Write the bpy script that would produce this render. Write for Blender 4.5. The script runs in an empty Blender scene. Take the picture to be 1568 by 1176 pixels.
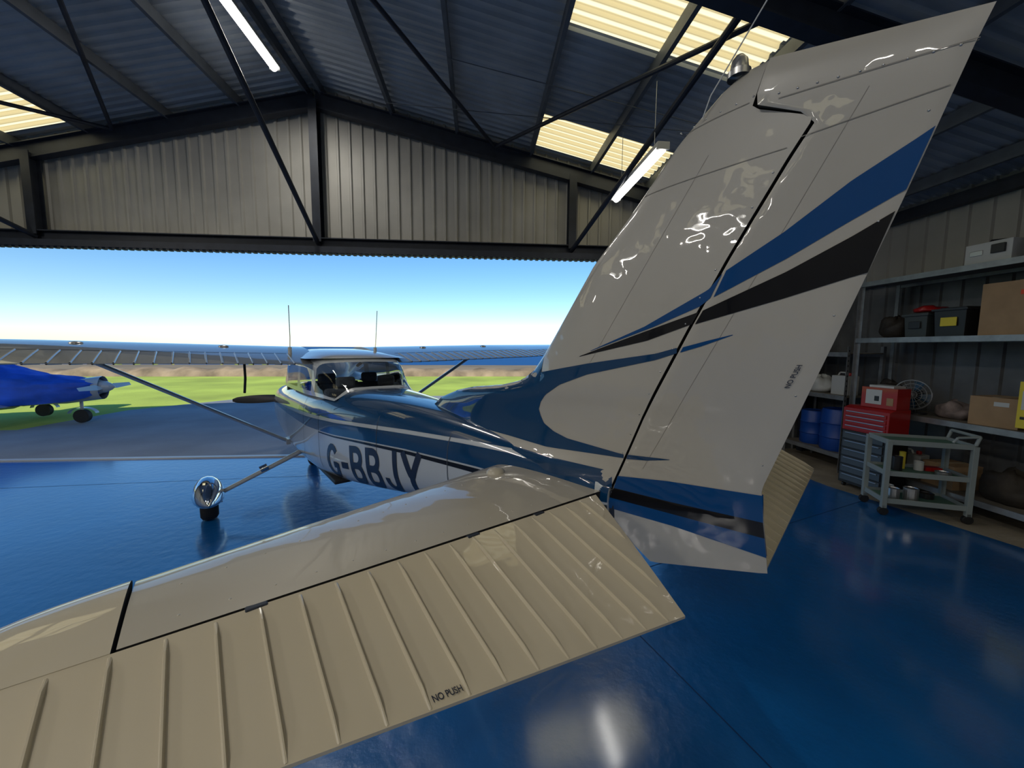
import bpy, bmesh, math, random
from mathutils import Vector, Matrix
random.seed(7)
SC=bpy.context.scene
COL=bpy.context.collection
# ------------------------------------------------------------------ materials
def mat(name,col,rough=.5,metal=0.,coat=0.,bump=0.,bscale=20.,var=0.,vscale=3.,emis=None,estr=0.,spec=.5,coord='Object',detail=3,cwave=0,cscale=5):
    m=bpy.data.materials.new(name); m.use_nodes=True
    nt=m.node_tree; b=nt.nodes['Principled BSDF']
    b.inputs['Base Color'].default_value=(*col,1)
    b.inputs['Roughness'].default_value=rough
    b.inputs['Metallic'].default_value=metal
    b.inputs['Coat Weight'].default_value=coat
    b.inputs['Coat Roughness'].default_value=.03
    b.inputs['Specular IOR Level'].default_value=spec
    if emis:
        b.inputs['Emission Color'].default_value=(*emis,1); b.inputs['Emission Strength'].default_value=estr
    tc=nt.nodes.new('ShaderNodeTexCoord')
    if var>0:
        n=nt.nodes.new('ShaderNodeTexNoise'); n.inputs['Scale'].default_value=vscale; n.inputs['Detail'].default_value=5
        nt.links.new(tc.outputs[coord],n.inputs['Vector'])
        r=nt.nodes.new('ShaderNodeValToRGB')
        r.color_ramp.elements[0].position=.3; r.color_ramp.elements[1].position=.7
        r.color_ramp.elements[0].color=(*[c*(1-var) for c in col],1)
        r.color_ramp.elements[1].color=(*[min(1,c*(1+var)) for c in col],1)
        nt.links.new(n.outputs['Fac'],r.inputs['Fac']); nt.links.new(r.outputs['Color'],b.inputs['Base Color'])
    if bump>0:
        n=nt.nodes.new('ShaderNodeTexNoise'); n.inputs['Scale'].default_value=bscale; n.inputs['Detail'].default_value=detail
        nt.links.new(tc.outputs[coord],n.inputs['Vector'])
        bp=nt.nodes.new('ShaderNodeBump'); bp.inputs['Strength'].default_value=bump; bp.inputs['Distance'].default_value=.02
        nt.links.new(n.outputs['Fac'],bp.inputs['Height']); nt.links.new(bp.outputs['Normal'],b.inputs['Normal'])
    if cwave>0:
        n=nt.nodes.new('ShaderNodeTexNoise'); n.inputs['Scale'].default_value=cscale; n.inputs['Detail'].default_value=1.5
        nt.links.new(tc.outputs[coord],n.inputs['Vector'])
        bp=nt.nodes.new('ShaderNodeBump'); bp.inputs['Strength'].default_value=cwave; bp.inputs['Distance'].default_value=.02
        nt.links.new(n.outputs['Fac'],bp.inputs['Height']); nt.links.new(bp.outputs['Normal'],b.inputs['Coat Normal'])
    return m
FINP=mat('cream_fin_paint',(.40,.38,.34),.38,0,1.,cwave=.42,cscale=8,var=.03,vscale=2)
STABP=mat('warm_lit_tailplane_paint',(.43,.39,.315),.38,0,1.,cwave=.18,cscale=6,var=.03,vscale=2)  # white paint; beige cast of the warm light put into the colour
ELEVP=mat('warm_lit_elevator_paint',(.51,.45,.335),.36,0,1.,cwave=.16,cscale=6,var=.03,vscale=2)  # same white paint, yellower warm light mixed into its base colour
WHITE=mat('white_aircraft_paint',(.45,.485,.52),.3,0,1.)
WINGP=mat('shaded_wing_paint',(.22,.24,.26),.3,0,1.)  # white wing standing in shadow; the shade is put into this grey
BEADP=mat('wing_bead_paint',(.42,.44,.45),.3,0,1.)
BLUE=mat('blue_aircraft_paint',(.000,.052,.19),.4,0,.45,cwave=.2,cscale=7,spec=.15)
NAVY=mat('navy_aircraft_paint',(.000,.036,.11),.25,0,1.,cwave=.08,cscale=4,spec=.2)
BLACKP=mat('black_aircraft_paint',(.004,.004,.006),.35,0,.5,cwave=.2,cscale=7,spec=.15)
GAP=mat('dark_gap',(.01,.01,.01),.8)
TYRE=mat('tyre_rubber',(.012,.012,.013),.7,bump=.2,bscale=60)
CHROME=mat('polished_metal',(.8,.82,.85),.08,1.)
SEAT=mat('seat_fabric',(.10,.11,.13),.8,bump=.3,bscale=80)
LETTER=mat('letter_vinyl',(.012,.018,.04),.35,0,.3)
ROOF=mat('roof_sheet',(.40,.43,.46),.5,.2,var=.15,vscale=2)
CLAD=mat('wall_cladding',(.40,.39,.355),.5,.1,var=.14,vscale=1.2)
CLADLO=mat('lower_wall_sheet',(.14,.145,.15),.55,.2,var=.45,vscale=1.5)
STEEL=mat('dark_structural_steel',(.022,.028,.042),.5,.2,var=.2,vscale=6)
PURL=mat('purlin_steel',(.13,.145,.165),.5,.3,var=.15,vscale=6)
FLOOR=mat('blue_epoxy_floor',(.002,.115,.37),.30,0,1.,bump=.42,bscale=10,var=.15,vscale=1.1,detail=6)
_b=FLOOR.node_tree.nodes['Principled BSDF']; _b.inputs['Coat Roughness'].default_value=.13; _b.inputs['Coat IOR'].default_value=1.95
CONC=mat('bare_concrete',(.30,.26,.20),.8,bump=.4,bscale=30,var=.3,vscale=2)
APRON=mat('tarmac_apron',(.27,.29,.32),.85,bump=.4,bscale=40,var=.28,vscale=.4)
GRASS=mat('airfield_grass',(.42,.52,.07),.9,bump=.8,bscale=12,var=.25,vscale=.35)
FIELD=mat('dry_brown_field',(.25,.19,.11),.95,bump=.6,bscale=3,var=.3,vscale=.1)
HEDGE=mat('hedge_scrub',(.27,.20,.12),.95,bump=1,bscale=5,var=.5,vscale=.8)
SEA=mat('sea_water',(.01,.09,.26),.6,bump=.1,bscale=.3,spec=.1)
TARP=mat('blue_tarpaulin',(.008,.09,.60),.6,bump=.8,bscale=4,var=.3,vscale=2)
GALV=mat('galvanised_steel',(.30,.31,.32),.45,.6,var=.2,vscale=8)
SILL=mat('door_track_metal',(.6,.62,.62),.4,.3)
CARD=mat('cardboard',(.38,.25,.14),.85,var=.1,vscale=6)
BLACKPL=mat('black_plastic',(.015,.016,.018),.45)
YEL=mat('yellow_label',(.75,.60,.05),.6)
RED=mat('red_enamel',(.38,.012,.012),.3,0,.4)
REDTAG=mat('orange_red_tag',(.8,.08,.03),.6)
GREYPL=mat('grey_plastic',(.27,.32,.33),.5)
GREENM=mat('green_mat',(.08,.17,.13),.8)
DRUM=mat('blue_plastic_drum',(.005,.06,.33),.4)
WHITEPL=mat('white_plastic',(.55,.56,.55),.45)
SILVER=mat('brushed_aluminium',(.5,.5,.5),.35,.9)
CLOTH=mat('crumpled_cloth',(.25,.2,.19),.9,bump=.6,bscale=12,var=.5,vscale=7)
TUBE=mat('fluorescent_tube',(.9,.9,.9),.5,emis=(1,.97,.90),estr=7)
SEAM=mat('panel_seam_line',(.20,.19,.17),.6)  # thin dark line tone for the skin panel joints
SEAM2=mat('door_seam',(.05,.06,.08),.6)
SKYL=mat('glowing_skylight_sheet',(.5,.45,.3),.4)  # opaque sheet; daylight coming through is put in as banded emission
def _sk():
    nt=SKYL.node_tree; b=nt.nodes['Principled BSDF']; tc=nt.nodes.new('ShaderNodeTexCoord')
    wv=nt.nodes.new('ShaderNodeTexWave'); wv.wave_type='BANDS'; wv.bands_direction='Y'; wv.inputs['Scale'].default_value=2.24; wv.inputs['Distortion'].default_value=.15
    nt.links.new(tc.outputs['Object'],wv.inputs['Vector'])
    r=nt.nodes.new('ShaderNodeValToRGB'); r.color_ramp.elements[0].position=.15; r.color_ramp.elements[0].color=(.46,.38,.20,1); r.color_ramp.elements[1].position=.5; r.color_ramp.elements[1].color=(1,.92,.60,1)
    nt.links.new(wv.outputs['Fac'],r.inputs['Fac']); nt.links.new(r.outputs['Color'],b.inputs['Emission Color']); b.inputs['Emission Strength'].default_value=1.2
_sk()
def glassmat(name,tint=(.85,.9,.93)):
    m=bpy.data.materials.new(name); m.use_nodes=True; nt=m.node_tree; nt.nodes.clear()
    o=nt.nodes.new('ShaderNodeOutputMaterial'); mx=nt.nodes.new('ShaderNodeMixShader')
    t=nt.nodes.new('ShaderNodeBsdfTransparent'); t.inputs[0].default_value=(*tint,1)
    g=nt.nodes.new('ShaderNodeBsdfGlossy'); g.inputs['Roughness'].default_value=.02
    f=nt.nodes.new('ShaderNodeFresnel'); f.inputs[0].default_value=1.5
    nt.links.new(f.outputs[0],mx.inputs[0]); nt.links.new(t.outputs[0],mx.inputs[1]); nt.links.new(g.outputs[0],mx.inputs[2]); nt.links.new(mx.outputs[0],o.inputs[0])
    return m
GLASS=glassmat('cabin_perspex')
# ------------------------------------------------------------------ mesh helpers
def empty(name,loc=(0,0,0),rz=0):
    e=bpy.data.objects.new(name,None); COL.objects.link(e); e.location=loc; e.rotation_euler=(0,0,rz); e.empty_display_size=.2
    return e
def mk(name,verts,faces,mats,parent=None,smooth=False,midx=None,auto=None):
    me=bpy.data.meshes.new(name); me.from_pydata([tuple(v) for v in verts],[],faces)
    if not isinstance(mats,(list,tuple)): mats=[mats]
    for m in mats: me.materials.append(m)
    if midx: 
        for p,i in zip(me.polygons,midx): p.material_index=i
    bm=bmesh.new(); bm.from_mesh(me); bmesh.ops.recalc_face_normals(bm,faces=bm.faces); bm.to_mesh(me); bm.free()
    if smooth:
        for p in me.polygons: p.use_smooth=True
        if auto:
            try: me.set_sharp_from_angle(angle=math.radians(auto))
            except Exception: pass
    ob=bpy.data.objects.new(name,me); COL.objects.link(ob)
    if parent: ob.parent=parent
    return ob
class MB:
    def __init__(s): s.v=[]; s.f=[]; s.m=[]
    def add(s,verts,faces,mi=0):
        o=len(s.v); s.v+= [Vector(v) for v in verts]; s.f+=[[o+i for i in f] for f in faces]; s.m+=[mi]*len(faces)
    def box(s,c,size,mi=0,R=None):
        c=Vector(c); hx,hy,hz=[q/2 for q in size]
        vs=[Vector((x,y,z)) for x in(-hx,hx) for y in(-hy,hy) for z in(-hz,hz)]
        if R is not None: vs=[R@v for v in vs]
        s.add([c+v for v in vs],[(0,1,3,2),(4,6,7,5),(0,4,5,1),(2,3,7,6),(0,2,6,4),(1,5,7,3)],mi)
    def bar(s,a,b,w,h,mi=0,up=(0,0,1)):
        a=Vector(a); b=Vector(b); d=(b-a); L=d.length; x=d.normalized(); u=Vector(up)
        y=u.cross(x); 
        if y.length<1e-4: y=Vector((0,1,0)).cross(x)
        y.normalize(); z=x.cross(y)
        R=Matrix((x,y,z)).transposed()
        s.box((a+b)/2,(L,w,h),mi,R)
    def ibeam(s,a,b,w,h,mi=0,up=(0,0,1),t=.015):
        a=Vector(a); b=Vector(b); x=(b-a).normalized(); y=Vector(up).cross(x)
        if y.length<1e-4: y=Vector((0,1,0)).cross(x)
        y.normalize(); z=x.cross(y)
        s.bar(a,b,t,h,mi,up); s.bar(a+z*(h/2),b+z*(h/2),w,t,mi,up); s.bar(a-z*(h/2),b-z*(h/2),w,t,mi,up)
    def cyl(s,a,b,r,r2=None,n=16,mi=0,cap=True,sx=1.):
        a=Vector(a); b=Vector(b); r2=r if r2 is None else r2
        x=(b-a).normalized(); t=Vector((0,0,1)) if abs(x.z)<.95 else Vector((1,0,0))
        y=t.cross(x).normalized(); z=x.cross(y)
        vs=[]
        for P,rr in((a,r),(b,r2)):
            for i in range(n):
                an=2*math.pi*i/n; vs.append(P+y*(math.cos(an)*rr*sx)+z*(math.sin(an)*rr))
        fs=[(i,(i+1)%n,n+(i+1)%n,n+i) for i in range(n)]
        if cap: fs+=[tuple(range(n))[::-1],tuple(range(n,2*n))]
        s.add(vs,fs,mi)
    def tube(s,pts,r,n=10,mi=0):
        for a,b in zip(pts[:-1],pts[1:]): s.cyl(a,b,r,n=n,mi=mi)
    def lathe(s,c,axis,prof,n=24,mi=0):
        c=Vector(c); x=Vector(axis).normalized(); t=Vector((0,0,1)) if abs(x.z)<.95 else Vector((1,0,0))
        y=t.cross(x).normalized(); z=x.cross(y); vs=[]
        for (h,r) in prof:
            for i in range(n):
                an=2*math.pi*i/n; vs.append(c+x*h+y*(math.cos(an)*r)+z*(math.sin(an)*r))
        fs=[]
        for j in range(len(prof)-1):
            for i in range(n): fs.append((j*n+i,j*n+(i+1)%n,(j+1)*n+(i+1)%n,(j+1)*n+i))
        s.add(vs,fs,mi)
    def grid(s,P,mi=0,closeu=False):
        R=len(P); Cc=len(P[0]); vs=[q for r in P for q in r]; fs=[]
        for i in range(R-1):
            for j in range(Cc-1 if not closeu else Cc):
                k=(j+1)%Cc; fs.append((i*Cc+j,i*Cc+k,(i+1)*Cc+k,(i+1)*Cc+j))
        s.add(vs,fs,mi)
    def cap(s,loop,mi=0): s.add(loop,[tuple(range(len(loop)))],mi)
    def out(s,name,mats,parent=None,smooth=False,auto=None,bevel=0):
        ob=mk(name,s.v,s.f,mats,parent,smooth,s.m,auto)
        if bevel:
            b=ob.modifiers.new('bev','BEVEL'); b.width=bevel; b.segments=2; b.limit_method='ANGLE'; b.angle_limit=math.radians(40)
        return ob
def interp(T,x):
    T=sorted(T)
    if x<=T[0][0]: return T[0][1]
    for (a,b),(c,d) in zip(T[:-1],T[1:]):
        if x<=c: return b+(d-b)*(x-a)/(c-a) if c>a else d
    return T[-1][1]
def smoothT(T,x):
    T=sorted(T)
    if x<=T[0][0]: return T[0][1]
    if x>=T[-1][0]: return T[-1][1]
    for i in range(len(T)-1):
        if x<=T[i+1][0]:
            x0,y0=T[i]; x1,y1=T[i+1]; h=x1-x0; t=(x-x0)/h
            m0=(y1-T[i-1][1])/(x1-T[i-1][0]) if i>0 else (y1-y0)/h
            m1=(T[i+2][1]-y0)/(T[i+2][0]-x0) if i+2<len(T) else (y1-y0)/h
            return (2*t**3-3*t*t+1)*y0+(t**3-2*t*t+t)*h*m0+(-2*t**3+3*t*t)*y1+(t**3-t*t)*h*m1
def resample(P,n):
    P=[Vector(p) for p in P]; L=[0]
    for a,b in zip(P[:-1],P[1:]): L.append(L[-1]+(b-a).length)
    o=[]
    for i in range(n):
        d=L[-1]*i/(n-1); k=0
        while k<len(L)-2 and L[k+1]<d: k+=1
        t=(d-L[k])/max(1e-9,L[k+1]-L[k]); o.append(P[k].lerp(P[k+1],min(1,t)))
    return o

# ================================================================== HANGAR
RU=-2.71; ZR=6.25; SL=.228
WR=6.58; WL=-11.72; VF=7.16; VB=-8.5
def zr(u): return ZR-SL*abs(u-RU)
sky_v=[(6.05,6.93),(3.55,4.42),(.95,1.80),(-1.55,-.70),(-4.05,-3.20),(-6.55,-5.7)]  # out-of-view rows are added glowing panels that help light the interior
def roof():
    vs=[];fs=[];mi=[]
    pr=[]; v=VB-.3; per=.14
    while v<VF+.35:
        pr+= [(v,0),(v+.045,0),(v+.06,.035),(v+.125,.035)]; v+=per
    for us in ([RU,.95,3.0,WR+.35],[RU,-6.40,-8.40,WL-.35]):
        o=len(vs)
        for u in us:
            for (v,h) in pr: vs.append((u,v,zr(u)+.06+h))
        n=len(pr)
        for i in range(3):
            for j in range(n-1):
                vm=(pr[j][0]+pr[j+1][0])/2
                fs.append((o+i*n+j,o+i*n+j+1,o+(i+1)*n+j+1,o+(i+1)*n+j))
                mi.append(1 if i==1 and any(a<vm<b for a,b in sky_v) else 0)
    mk('ceiling',vs,fs,[ROOF,SKYL],midx=mi)
roof()
def clad(a,b,zb,zt,per=.25,d=.03,nrm=(0,1)):
    mb=MB(); a=Vector(a); b=Vector(b); L=(b-a).length; x=(b-a)/L; n=Vector(nrm)
    t=0; pr=[]
    while t<L:
        for dt,h in((0,0),(.08,0),(.095,d),(.125,d),(.14,0)):
            if t+dt<=L: pr.append((t+dt,h))
        t+=per
    pr.append((L,0))
    lo=[];hi=[]
    for t,h in pr:
        p=a+x*t-n*h
        z0=zb(p) if callable(zb) else zb; z1=zt(p) if callable(zt) else zt
        lo.append((p.x,p.y,z0)); hi.append((p.x,p.y,max(z1,z0+.001)))
    mb.grid([lo,hi]); return mb
gz=lambda p: zr(p.x)+.07
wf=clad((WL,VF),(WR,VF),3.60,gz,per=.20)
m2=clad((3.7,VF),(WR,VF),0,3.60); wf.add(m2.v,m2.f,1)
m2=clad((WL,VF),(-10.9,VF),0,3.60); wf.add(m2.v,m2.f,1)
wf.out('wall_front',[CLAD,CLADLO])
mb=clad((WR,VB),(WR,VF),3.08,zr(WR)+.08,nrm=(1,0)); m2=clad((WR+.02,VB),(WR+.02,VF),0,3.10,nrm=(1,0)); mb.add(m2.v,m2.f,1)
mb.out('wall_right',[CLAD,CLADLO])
mb=clad((WL,VB),(WL,VF),0,zr(WL)+.08,nrm=(-1,0)); mb.out('wall_left',[CLAD])
mb=clad((WL,VB),(WR,VB),0,gz,nrm=(0,-1)); mb.out('wall_back',[CLAD])
mk('floor',[(WL,VB,0),(5.5,VB,0),(5.5,2,0),(5.5,3.3,0),(5.1,5.1,0),(5.05,VF,0),(WL,VF,0)],[(0,1,2,3,4,5,6)],FLOOR)
mk('floor_concrete_edge',[(5.5,VB,.0),(WR+.1,VB,0),(WR+.1,VF,0),(5.05,VF,0),(5.1,5.1,0),(5.5,3.3,0),(5.5,2,0)],[(0,1,2,3,4,5,6)],CONC)
mb=MB()
for (a,b) in (((.6,2.9),(5.2,4.6)),((2.2,-1.0),(.9,3.1)),((-11,5.5),(-.5,6.2))):
    d=(Vector(b)-Vector(a)).normalized(); n=Vector((-d.y,d.x))*.004
    mb.add([(a[0]-n.x,a[1]-n.y,.0015),(b[0]-n.x,b[1]-n.y,.0015),(b[0]+n.x,b[1]+n.y,.0015),(a[0]+n.x,a[1]+n.y,.0015)],[(0,1,2,3)])
mb.out('trim_1',mat('floor_joint',(.003,.03,.12),.6))
mb=MB(); mb.box((-3.5,VF+.04,.010),(14.8,.10,.022)); mb.out('trim_2',SILL)
mb=MB()
for v in [7.0,3.3,-.4,-4.1,-7.8]:
    mb.ibeam((RU,v,zr(RU)-.22),(WR-.12,v,zr(WR-.12)-.22),.14,.24)
    mb.ibeam((RU,v,zr(RU)-.22),(WL+.12,v,zr(WL+.12)-.22),.14,.24)
    for uu,sg in((WR-.16,-1),(WL+.16,1)):
        mb.ibeam((uu,v,0),(uu,v,zr(uu)-.2),.14,.2,up=(1,0,0))
        mb.bar((uu+sg*.05,v,zr(uu)-.75),(uu+sg*.9,v,zr(uu+sg*.9)-.3),.02,.3)
for u in [-1.46,-.38,.90,1.98,3.03,4.05,5.05,6.0]+[-3.9,-5.0,-6.2,-7.3,-8.5,-9.6,-10.7]:
    mb.bar((u,VB+.05,zr(u)-.03),(u,VF-.03,zr(u)-.03),.05,.15,1)
mb.bar((RU-.12,VB+.05,zr(RU)-.06),(RU-.12,VF-.03,zr(RU)-.06),.05,.14,1); mb.bar((RU+.12,VB+.05,zr(RU)-.06),(RU+.12,VF-.03,zr(RU)-.06),.05,.14,1)
mb.ibeam((WL+.1,7.0,3.70),(WR-.1,7.0,3.70),.2,.22)
mb.box((-3.7,6.86,3.60),(15.6,.12,.10))
for i in range(150):
    mb.box((-11.0+i*.1,6.86,3.54),(.05,.10,.03))
for u in (-7.05,RU,1.63,5.2):
    mb.ibeam((u,6.98,3.75),(u,6.98,zr(u)-.25),.13,.16,up=(0,1,0))
for u,ue in ((-7.05,-7.6),(RU,RU),(1.63,2.3)):
    mb.cyl((u,6.95,3.72),(ue,3.35,zr(ue)-.15),.036,n=10)
mb.cyl((.26,6.9,zr(.26)-.18),(2.55,3.35,zr(2.55)-.2),.028,n=8)
mb.cyl((.26,6.9,zr(.26)-.18),(-1.9,3.35,zr(-1.9)-.2),.028,n=8)
mb.cyl((-5.75,6.9,zr(-5.75)-.18),(-3.5,3.35,zr(-3.5)-.2),.028,n=8)
mb.cyl((-5.75,6.9,zr(-5.75)-.18),(-8.4,3.35,zr(-8.4)-.2),.028,n=8)
mb.cyl((-1.46,6.6,zr(-1.46)-.14),(2.9,5.1,zr(2.9)-.16),.006,n=5,mi=1)
mb.cyl((-.38,5.2,zr(-.38)-.14),(3.9,4.9,zr(3.9)-.16),.006,n=5,mi=1)
mb.box((3.7,7.0,1.8),(.2,.2,3.6)); mb.box((-10.9,7.0,1.8),(.2,.2,3.6))
mb.bar((WR-.06,VB,3.08),(WR-.06,VF,3.08),.08,.1)
mb.bar((WR-.1,VB,zr(WR)-.1),(WR-.1,VF,zr(WR)-.1),.12,.16)
mb.out('roof_steel_frame',[STEEL,PURL])
def strip(u,v0,v1,z,power=30,chain=0):
    e=empty('fluorescent_strip_light',(u,(v0+v1)/2,z))
    L=v1-v0; mb=MB(); mb.box((0,0,.05),(.13,L,.05)); mb.box((0,L/2,.03),(.14,.03,.08)); mb.box((0,-L/2,.03),(.14,.03,.08))
    if chain:
        for s in(-1,1): mb.cyl((0,s*L*.35,.07),(0,s*L*.35,chain),.004,n=5)
    mb.out('housing',WHITEPL,e)
    m=MB(); m.cyl((0,-L/2+.02,0),(0,L/2-.02,0),.045,n=12); m.out('tube',TUBE,e)
    l=bpy.data.lights.new('lamp','AREA'); l.shape='RECTANGLE'; l.size=.12; l.size_y=L; l.energy=power; l.color=(1,.95,.86)
    lo=bpy.data.objects.new('lamp',l); COL.objects.link(lo); lo.parent=e; lo.location=(0,0,-.06)
strip(-2.9,4.6,6.15,zr(-2.9)-.28,36,.2)
strip(2.04,4.37,5.88,4.22,2,.85)
for u,v in ((-7.5,-5.2),(-7.5,-1.6),(-2.9,-5.2),(-2.9,-1.6),(2.2,-6.8)): strip(u,v,v+1.5,zr(u)-.5,70,.4)  # unseen strip lights, added as fill for the interior
strip(-7.5,2.0,3.5,zr(-7.5)-.5,66,.4)  # another added fill light outside the view

# ================================================================== OUTSIDE
def gquad(name,x0,x1,y0,y1,z,m): return mk(name,[(x0,y0,z),(x1,y0,z),(x1,y1,z),(x0,y1,z)],[(0,1,2,3)],m)
mk('tarmac_apron',[(-60,VF+.05,-.01),(60,VF+.05,-.01),(60,22,-.01),(0.4,16.3,-.01),(-9.3,15.2,-.01),(-10.9,12.8,-.01),(-10.9,9.9,-.01),(-60,8.9,-.01)],[(0,1,2,3,4,5,6,7)],APRON)
gquad('airfield_grass',-160,160,VF+1,27,-.03,GRASS)
gquad('dry_field',-400,400,26.5,45,-.06,FIELD)
mb=MB(); N=260
rows=[]
for i in range(N+1):
    x=-90+180*i/N; h=.36+.25*random.random(); rows.append([(x,27.1,-.1),(x+.2*random.random(),27.3,h*.6),(x,28.0,h),(x,28.8,h*.8),(x,29.4,-.1)])
mb.grid(rows); mb.out('hedge',HEDGE,smooth=True)
gquad('sea',-6000,6000,44,9000,-4,SEA)
def covered():
    e=empty('covered_light_aircraft',(-12.15,10.5,0),math.radians(8))
    S=[(-5.2,.62,.95,.10),(-4.2,.58,1.12,.30),(-3.0,.58,1.18,.45),(-2.0,.52,1.25,.58),(-1.2,.48,1.50,.68),(-.5,.46,1.58,.70),(.3,.48,1.50,.68),(.9,.52,1.30,.62),(1.6,.56,1.20,.50),(2.1,.62,1.12,.36),(2.35,.75,1.02,.18)]
    rows=[]; rnd=random.Random(3)
    NS=44
    for i in range(NS):
        x=-5.2+7.55*i/(NS-1)
        zb=smoothT([(a,b) for a,b,c,d in S],x); zt=smoothT([(a,c) for a,b,c,d in S],x); w=smoothT([(a,d) for a,b,c,d in S],x)
        r=[]
        for k in range(25):
            th=-.45+ (math.pi+.9)*k/24
            cx=math.cos(th); sx=math.sin(th)
            f=1+.05*math.sin(k*2.3+i*.9)+.045*rnd.uniform(-1,1)
            r.append((x,w*f*math.copysign(abs(cx)**.7,cx),(zb+.28)+((zt-zb-.28)*f*abs(sx)**.8 if sx>0 else .62*sx)))
        rows.append(r)
    mb=MB(); mb.grid(rows); mb.cap(rows[0]); mb.cap(rows[-1]); mb.out('cover',TARP,e,smooth=True)
    b=MB()
    rows=[]
    for x,zb,w in((-5.3,.75,.08),(-4,.62,.28),(-2,.5,.5),(0,.45,.56),(1.6,.5,.46),(2.4,.6,.2)):
        rows.append([(x,w*math.cos(t),zb+.30+.30*math.sin(t)) for t in [2*math.pi*k/16 for k in range(16)]])
    b.grid(rows,0,True)
    for sg in(-1,1):
        r=[]
        for q,(yy,le,ch,z) in enumerate(((.3,.9,1.5,.50),(1.6,.88,1.4,.56),(2.7,.82,1.3,.62),(2.85,.7,.9,.63))):
            r.append([(le-ch*c,sg*yy,z+s_*.09*ch*math.sqrt(max(c,0))*(1-c)*1.6) for c,s_ in((0,1),(.1,1),(.3,1),(.6,1),(1,1),(.6,-1),(.3,-1),(.1,-1))])
        b.grid(r,0,True); b.cap(r[-1])
    b.box((-5.0,0,.95),(.7,2.4,.05)); 
    b.add([(-5.3,-.03,1.0),(-4.5,-.03,1.0),(-5.0,-.03,1.6),(-5.4,-.03,1.6),(-5.3,.03,1.0),(-4.5,.03,1.0),(-5.0,.03,1.6),(-5.4,.03,1.6)],[(0,1,2,3),(7,6,5,4),(0,4,5,1),(1,5,6,2),(2,6,7,3),(3,7,4,0)])
    b.out('airframe',WHITE,e,smooth=True,auto=40)
    g=MB()
    for x,y in((.1,1.3),(.1,-1.3),(1.9,0)):
        g.cyl((x,y,.6),(x,y,.2),.035,mi=1)
        g.cyl((x,y-.06,.17),(x,y+.06,.17),.17,n=20,mi=0)
        rows=[[(x+.02+ (.30*math.cos(a)),y+sg*.085*(1-.3*abs(math.cos(a))),.24+.15*math.sin(a)) for a in [math.pi*k/10 for k in range(11)]] for sg in(-1,-.5,.5,1)]
        g.grid(rows,1)
    g.lathe((2.35,0,.92),(1,0,0),[(-.05,.2),(.0,.17),(.1,.15),(.22,.09),(.3,.02),(.31,0)],n=16,mi=1)
    for sg in(-1,1): g.add([(2.45,0,.89),(2.5,sg*.3,.86),(2.48,sg*.85,.89),(2.44,sg*.85,.97),(2.42,sg*.3,.99)],[(0,1,2,3,4)],1)
    g.out('undercarriage',[TYRE,WHITE],e)
covered()

# ================================================================== HIGH-WING AIRCRAFT
HD=124.4
AC=empty('high_wing_light_aircraft',(.585,1.678,0),math.radians(HD))
LEz=[(1.30,1.80),(1.5,1.75),(1.62,1.55),(1.70,1.30),(1.738,1.11),(1.774,.80),(1.813,.62),(1.859,.517),(1.975,.414),(2.167,.266),(2.374,.108),(2.561,-.092),(2.751,-.274),(2.807,-.349),(2.86,-.42),(2.90,-.50)]
LEs=sorted([(s,z) for z,s in LEz])
HGz=[(1.0,.10),(1.26,0.0),(1.39,-.045),(1.72,-.185),(2.08,-.365),(2.30,-.48),(2.57,-.635),(2.665,-.695),(2.755,-.53),(2.86,-.56),(2.9,-.57)]
HGlin=[(1.0,.10),(1.26,0.0),(1.39,-.045),(1.72,-.185),(2.08,-.365),(2.30,-.48),(2.57,-.635),(2.9,-.83)]
TEz=[(1.0,-.63),(1.21,-.63),(1.51,-.60),(1.91,-.73),(2.22,-.83),(2.41,-.89),(2.56,-.935),(2.71,-.98),(2.80,-1.015),(2.95,-1.05)]
def finw(s,z):
    le=interp(LEz,z)
    if z<1.86: le=max(le,.55)
    te=interp(TEz,z); ch=le-te; c=min(1,max(0,(le-s)/ch))
    t=.085*min(ch,1.25)
    y=5*t*(.2969*math.sqrt(c)-.126*c-.3516*c**2+.2843*c**3-.1015*c**4)
    y+=.003*min(1,c*6)
    if s>-.03:
        y+= .05*math.exp(-max(0,z-1.44)/.07)*min(1,max(0,(s+.03)/.3))*min(1,max(0,(1.7-s)/.8))
    return max(y,.002)
def tipf(z,s,ztop):
    d=ztop-z
    return math.sqrt(max(0.0,1-(1-min(1,d/.05))**2)) if d<.05 else 1
def fin():
    mb=MB(); rows=80; cols=30
    for sg in(-1,1):
        P=[]
        for i in range(rows+1):
            z=1.38+(2.895-1.38)*i/rows
            le=interp(LEz,z); hg=interp(HGz,z)+.003
            r=[]
            for j in range(cols+1):
                c=(j/cols)**1.6; s=le+(hg-le)*c
                y=finw(s,z) if j>0 else .0
                y*=tipf(z,s,2.895)
                r.append((s,sg*y,z))
            P.append(r)
        mb.grid(P)
        if sg==-1: P0=P
        else: mb.grid([[a[-1] for a in P0],[a[-1] for a in P]],1)
    mb.out('fin',[FINP,GAP],AC,smooth=True,auto=50)
fin()
H0=Vector((0,0,1.3)); AX=(Vector((-.69,0,2.67))-H0).normalized()
RUD=Matrix.Translation(H0)@Matrix.Rotation(math.radians(9),4,AX)@Matrix.Translation(-H0)
rudE=bpy.data.objects.new('rudder_pivot',None); COL.objects.link(rudE); rudE.parent=AC; rudE.matrix_local=RUD
def rudw(s,z):
    return max(finw(min(s,-.03),z),.003)
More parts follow.
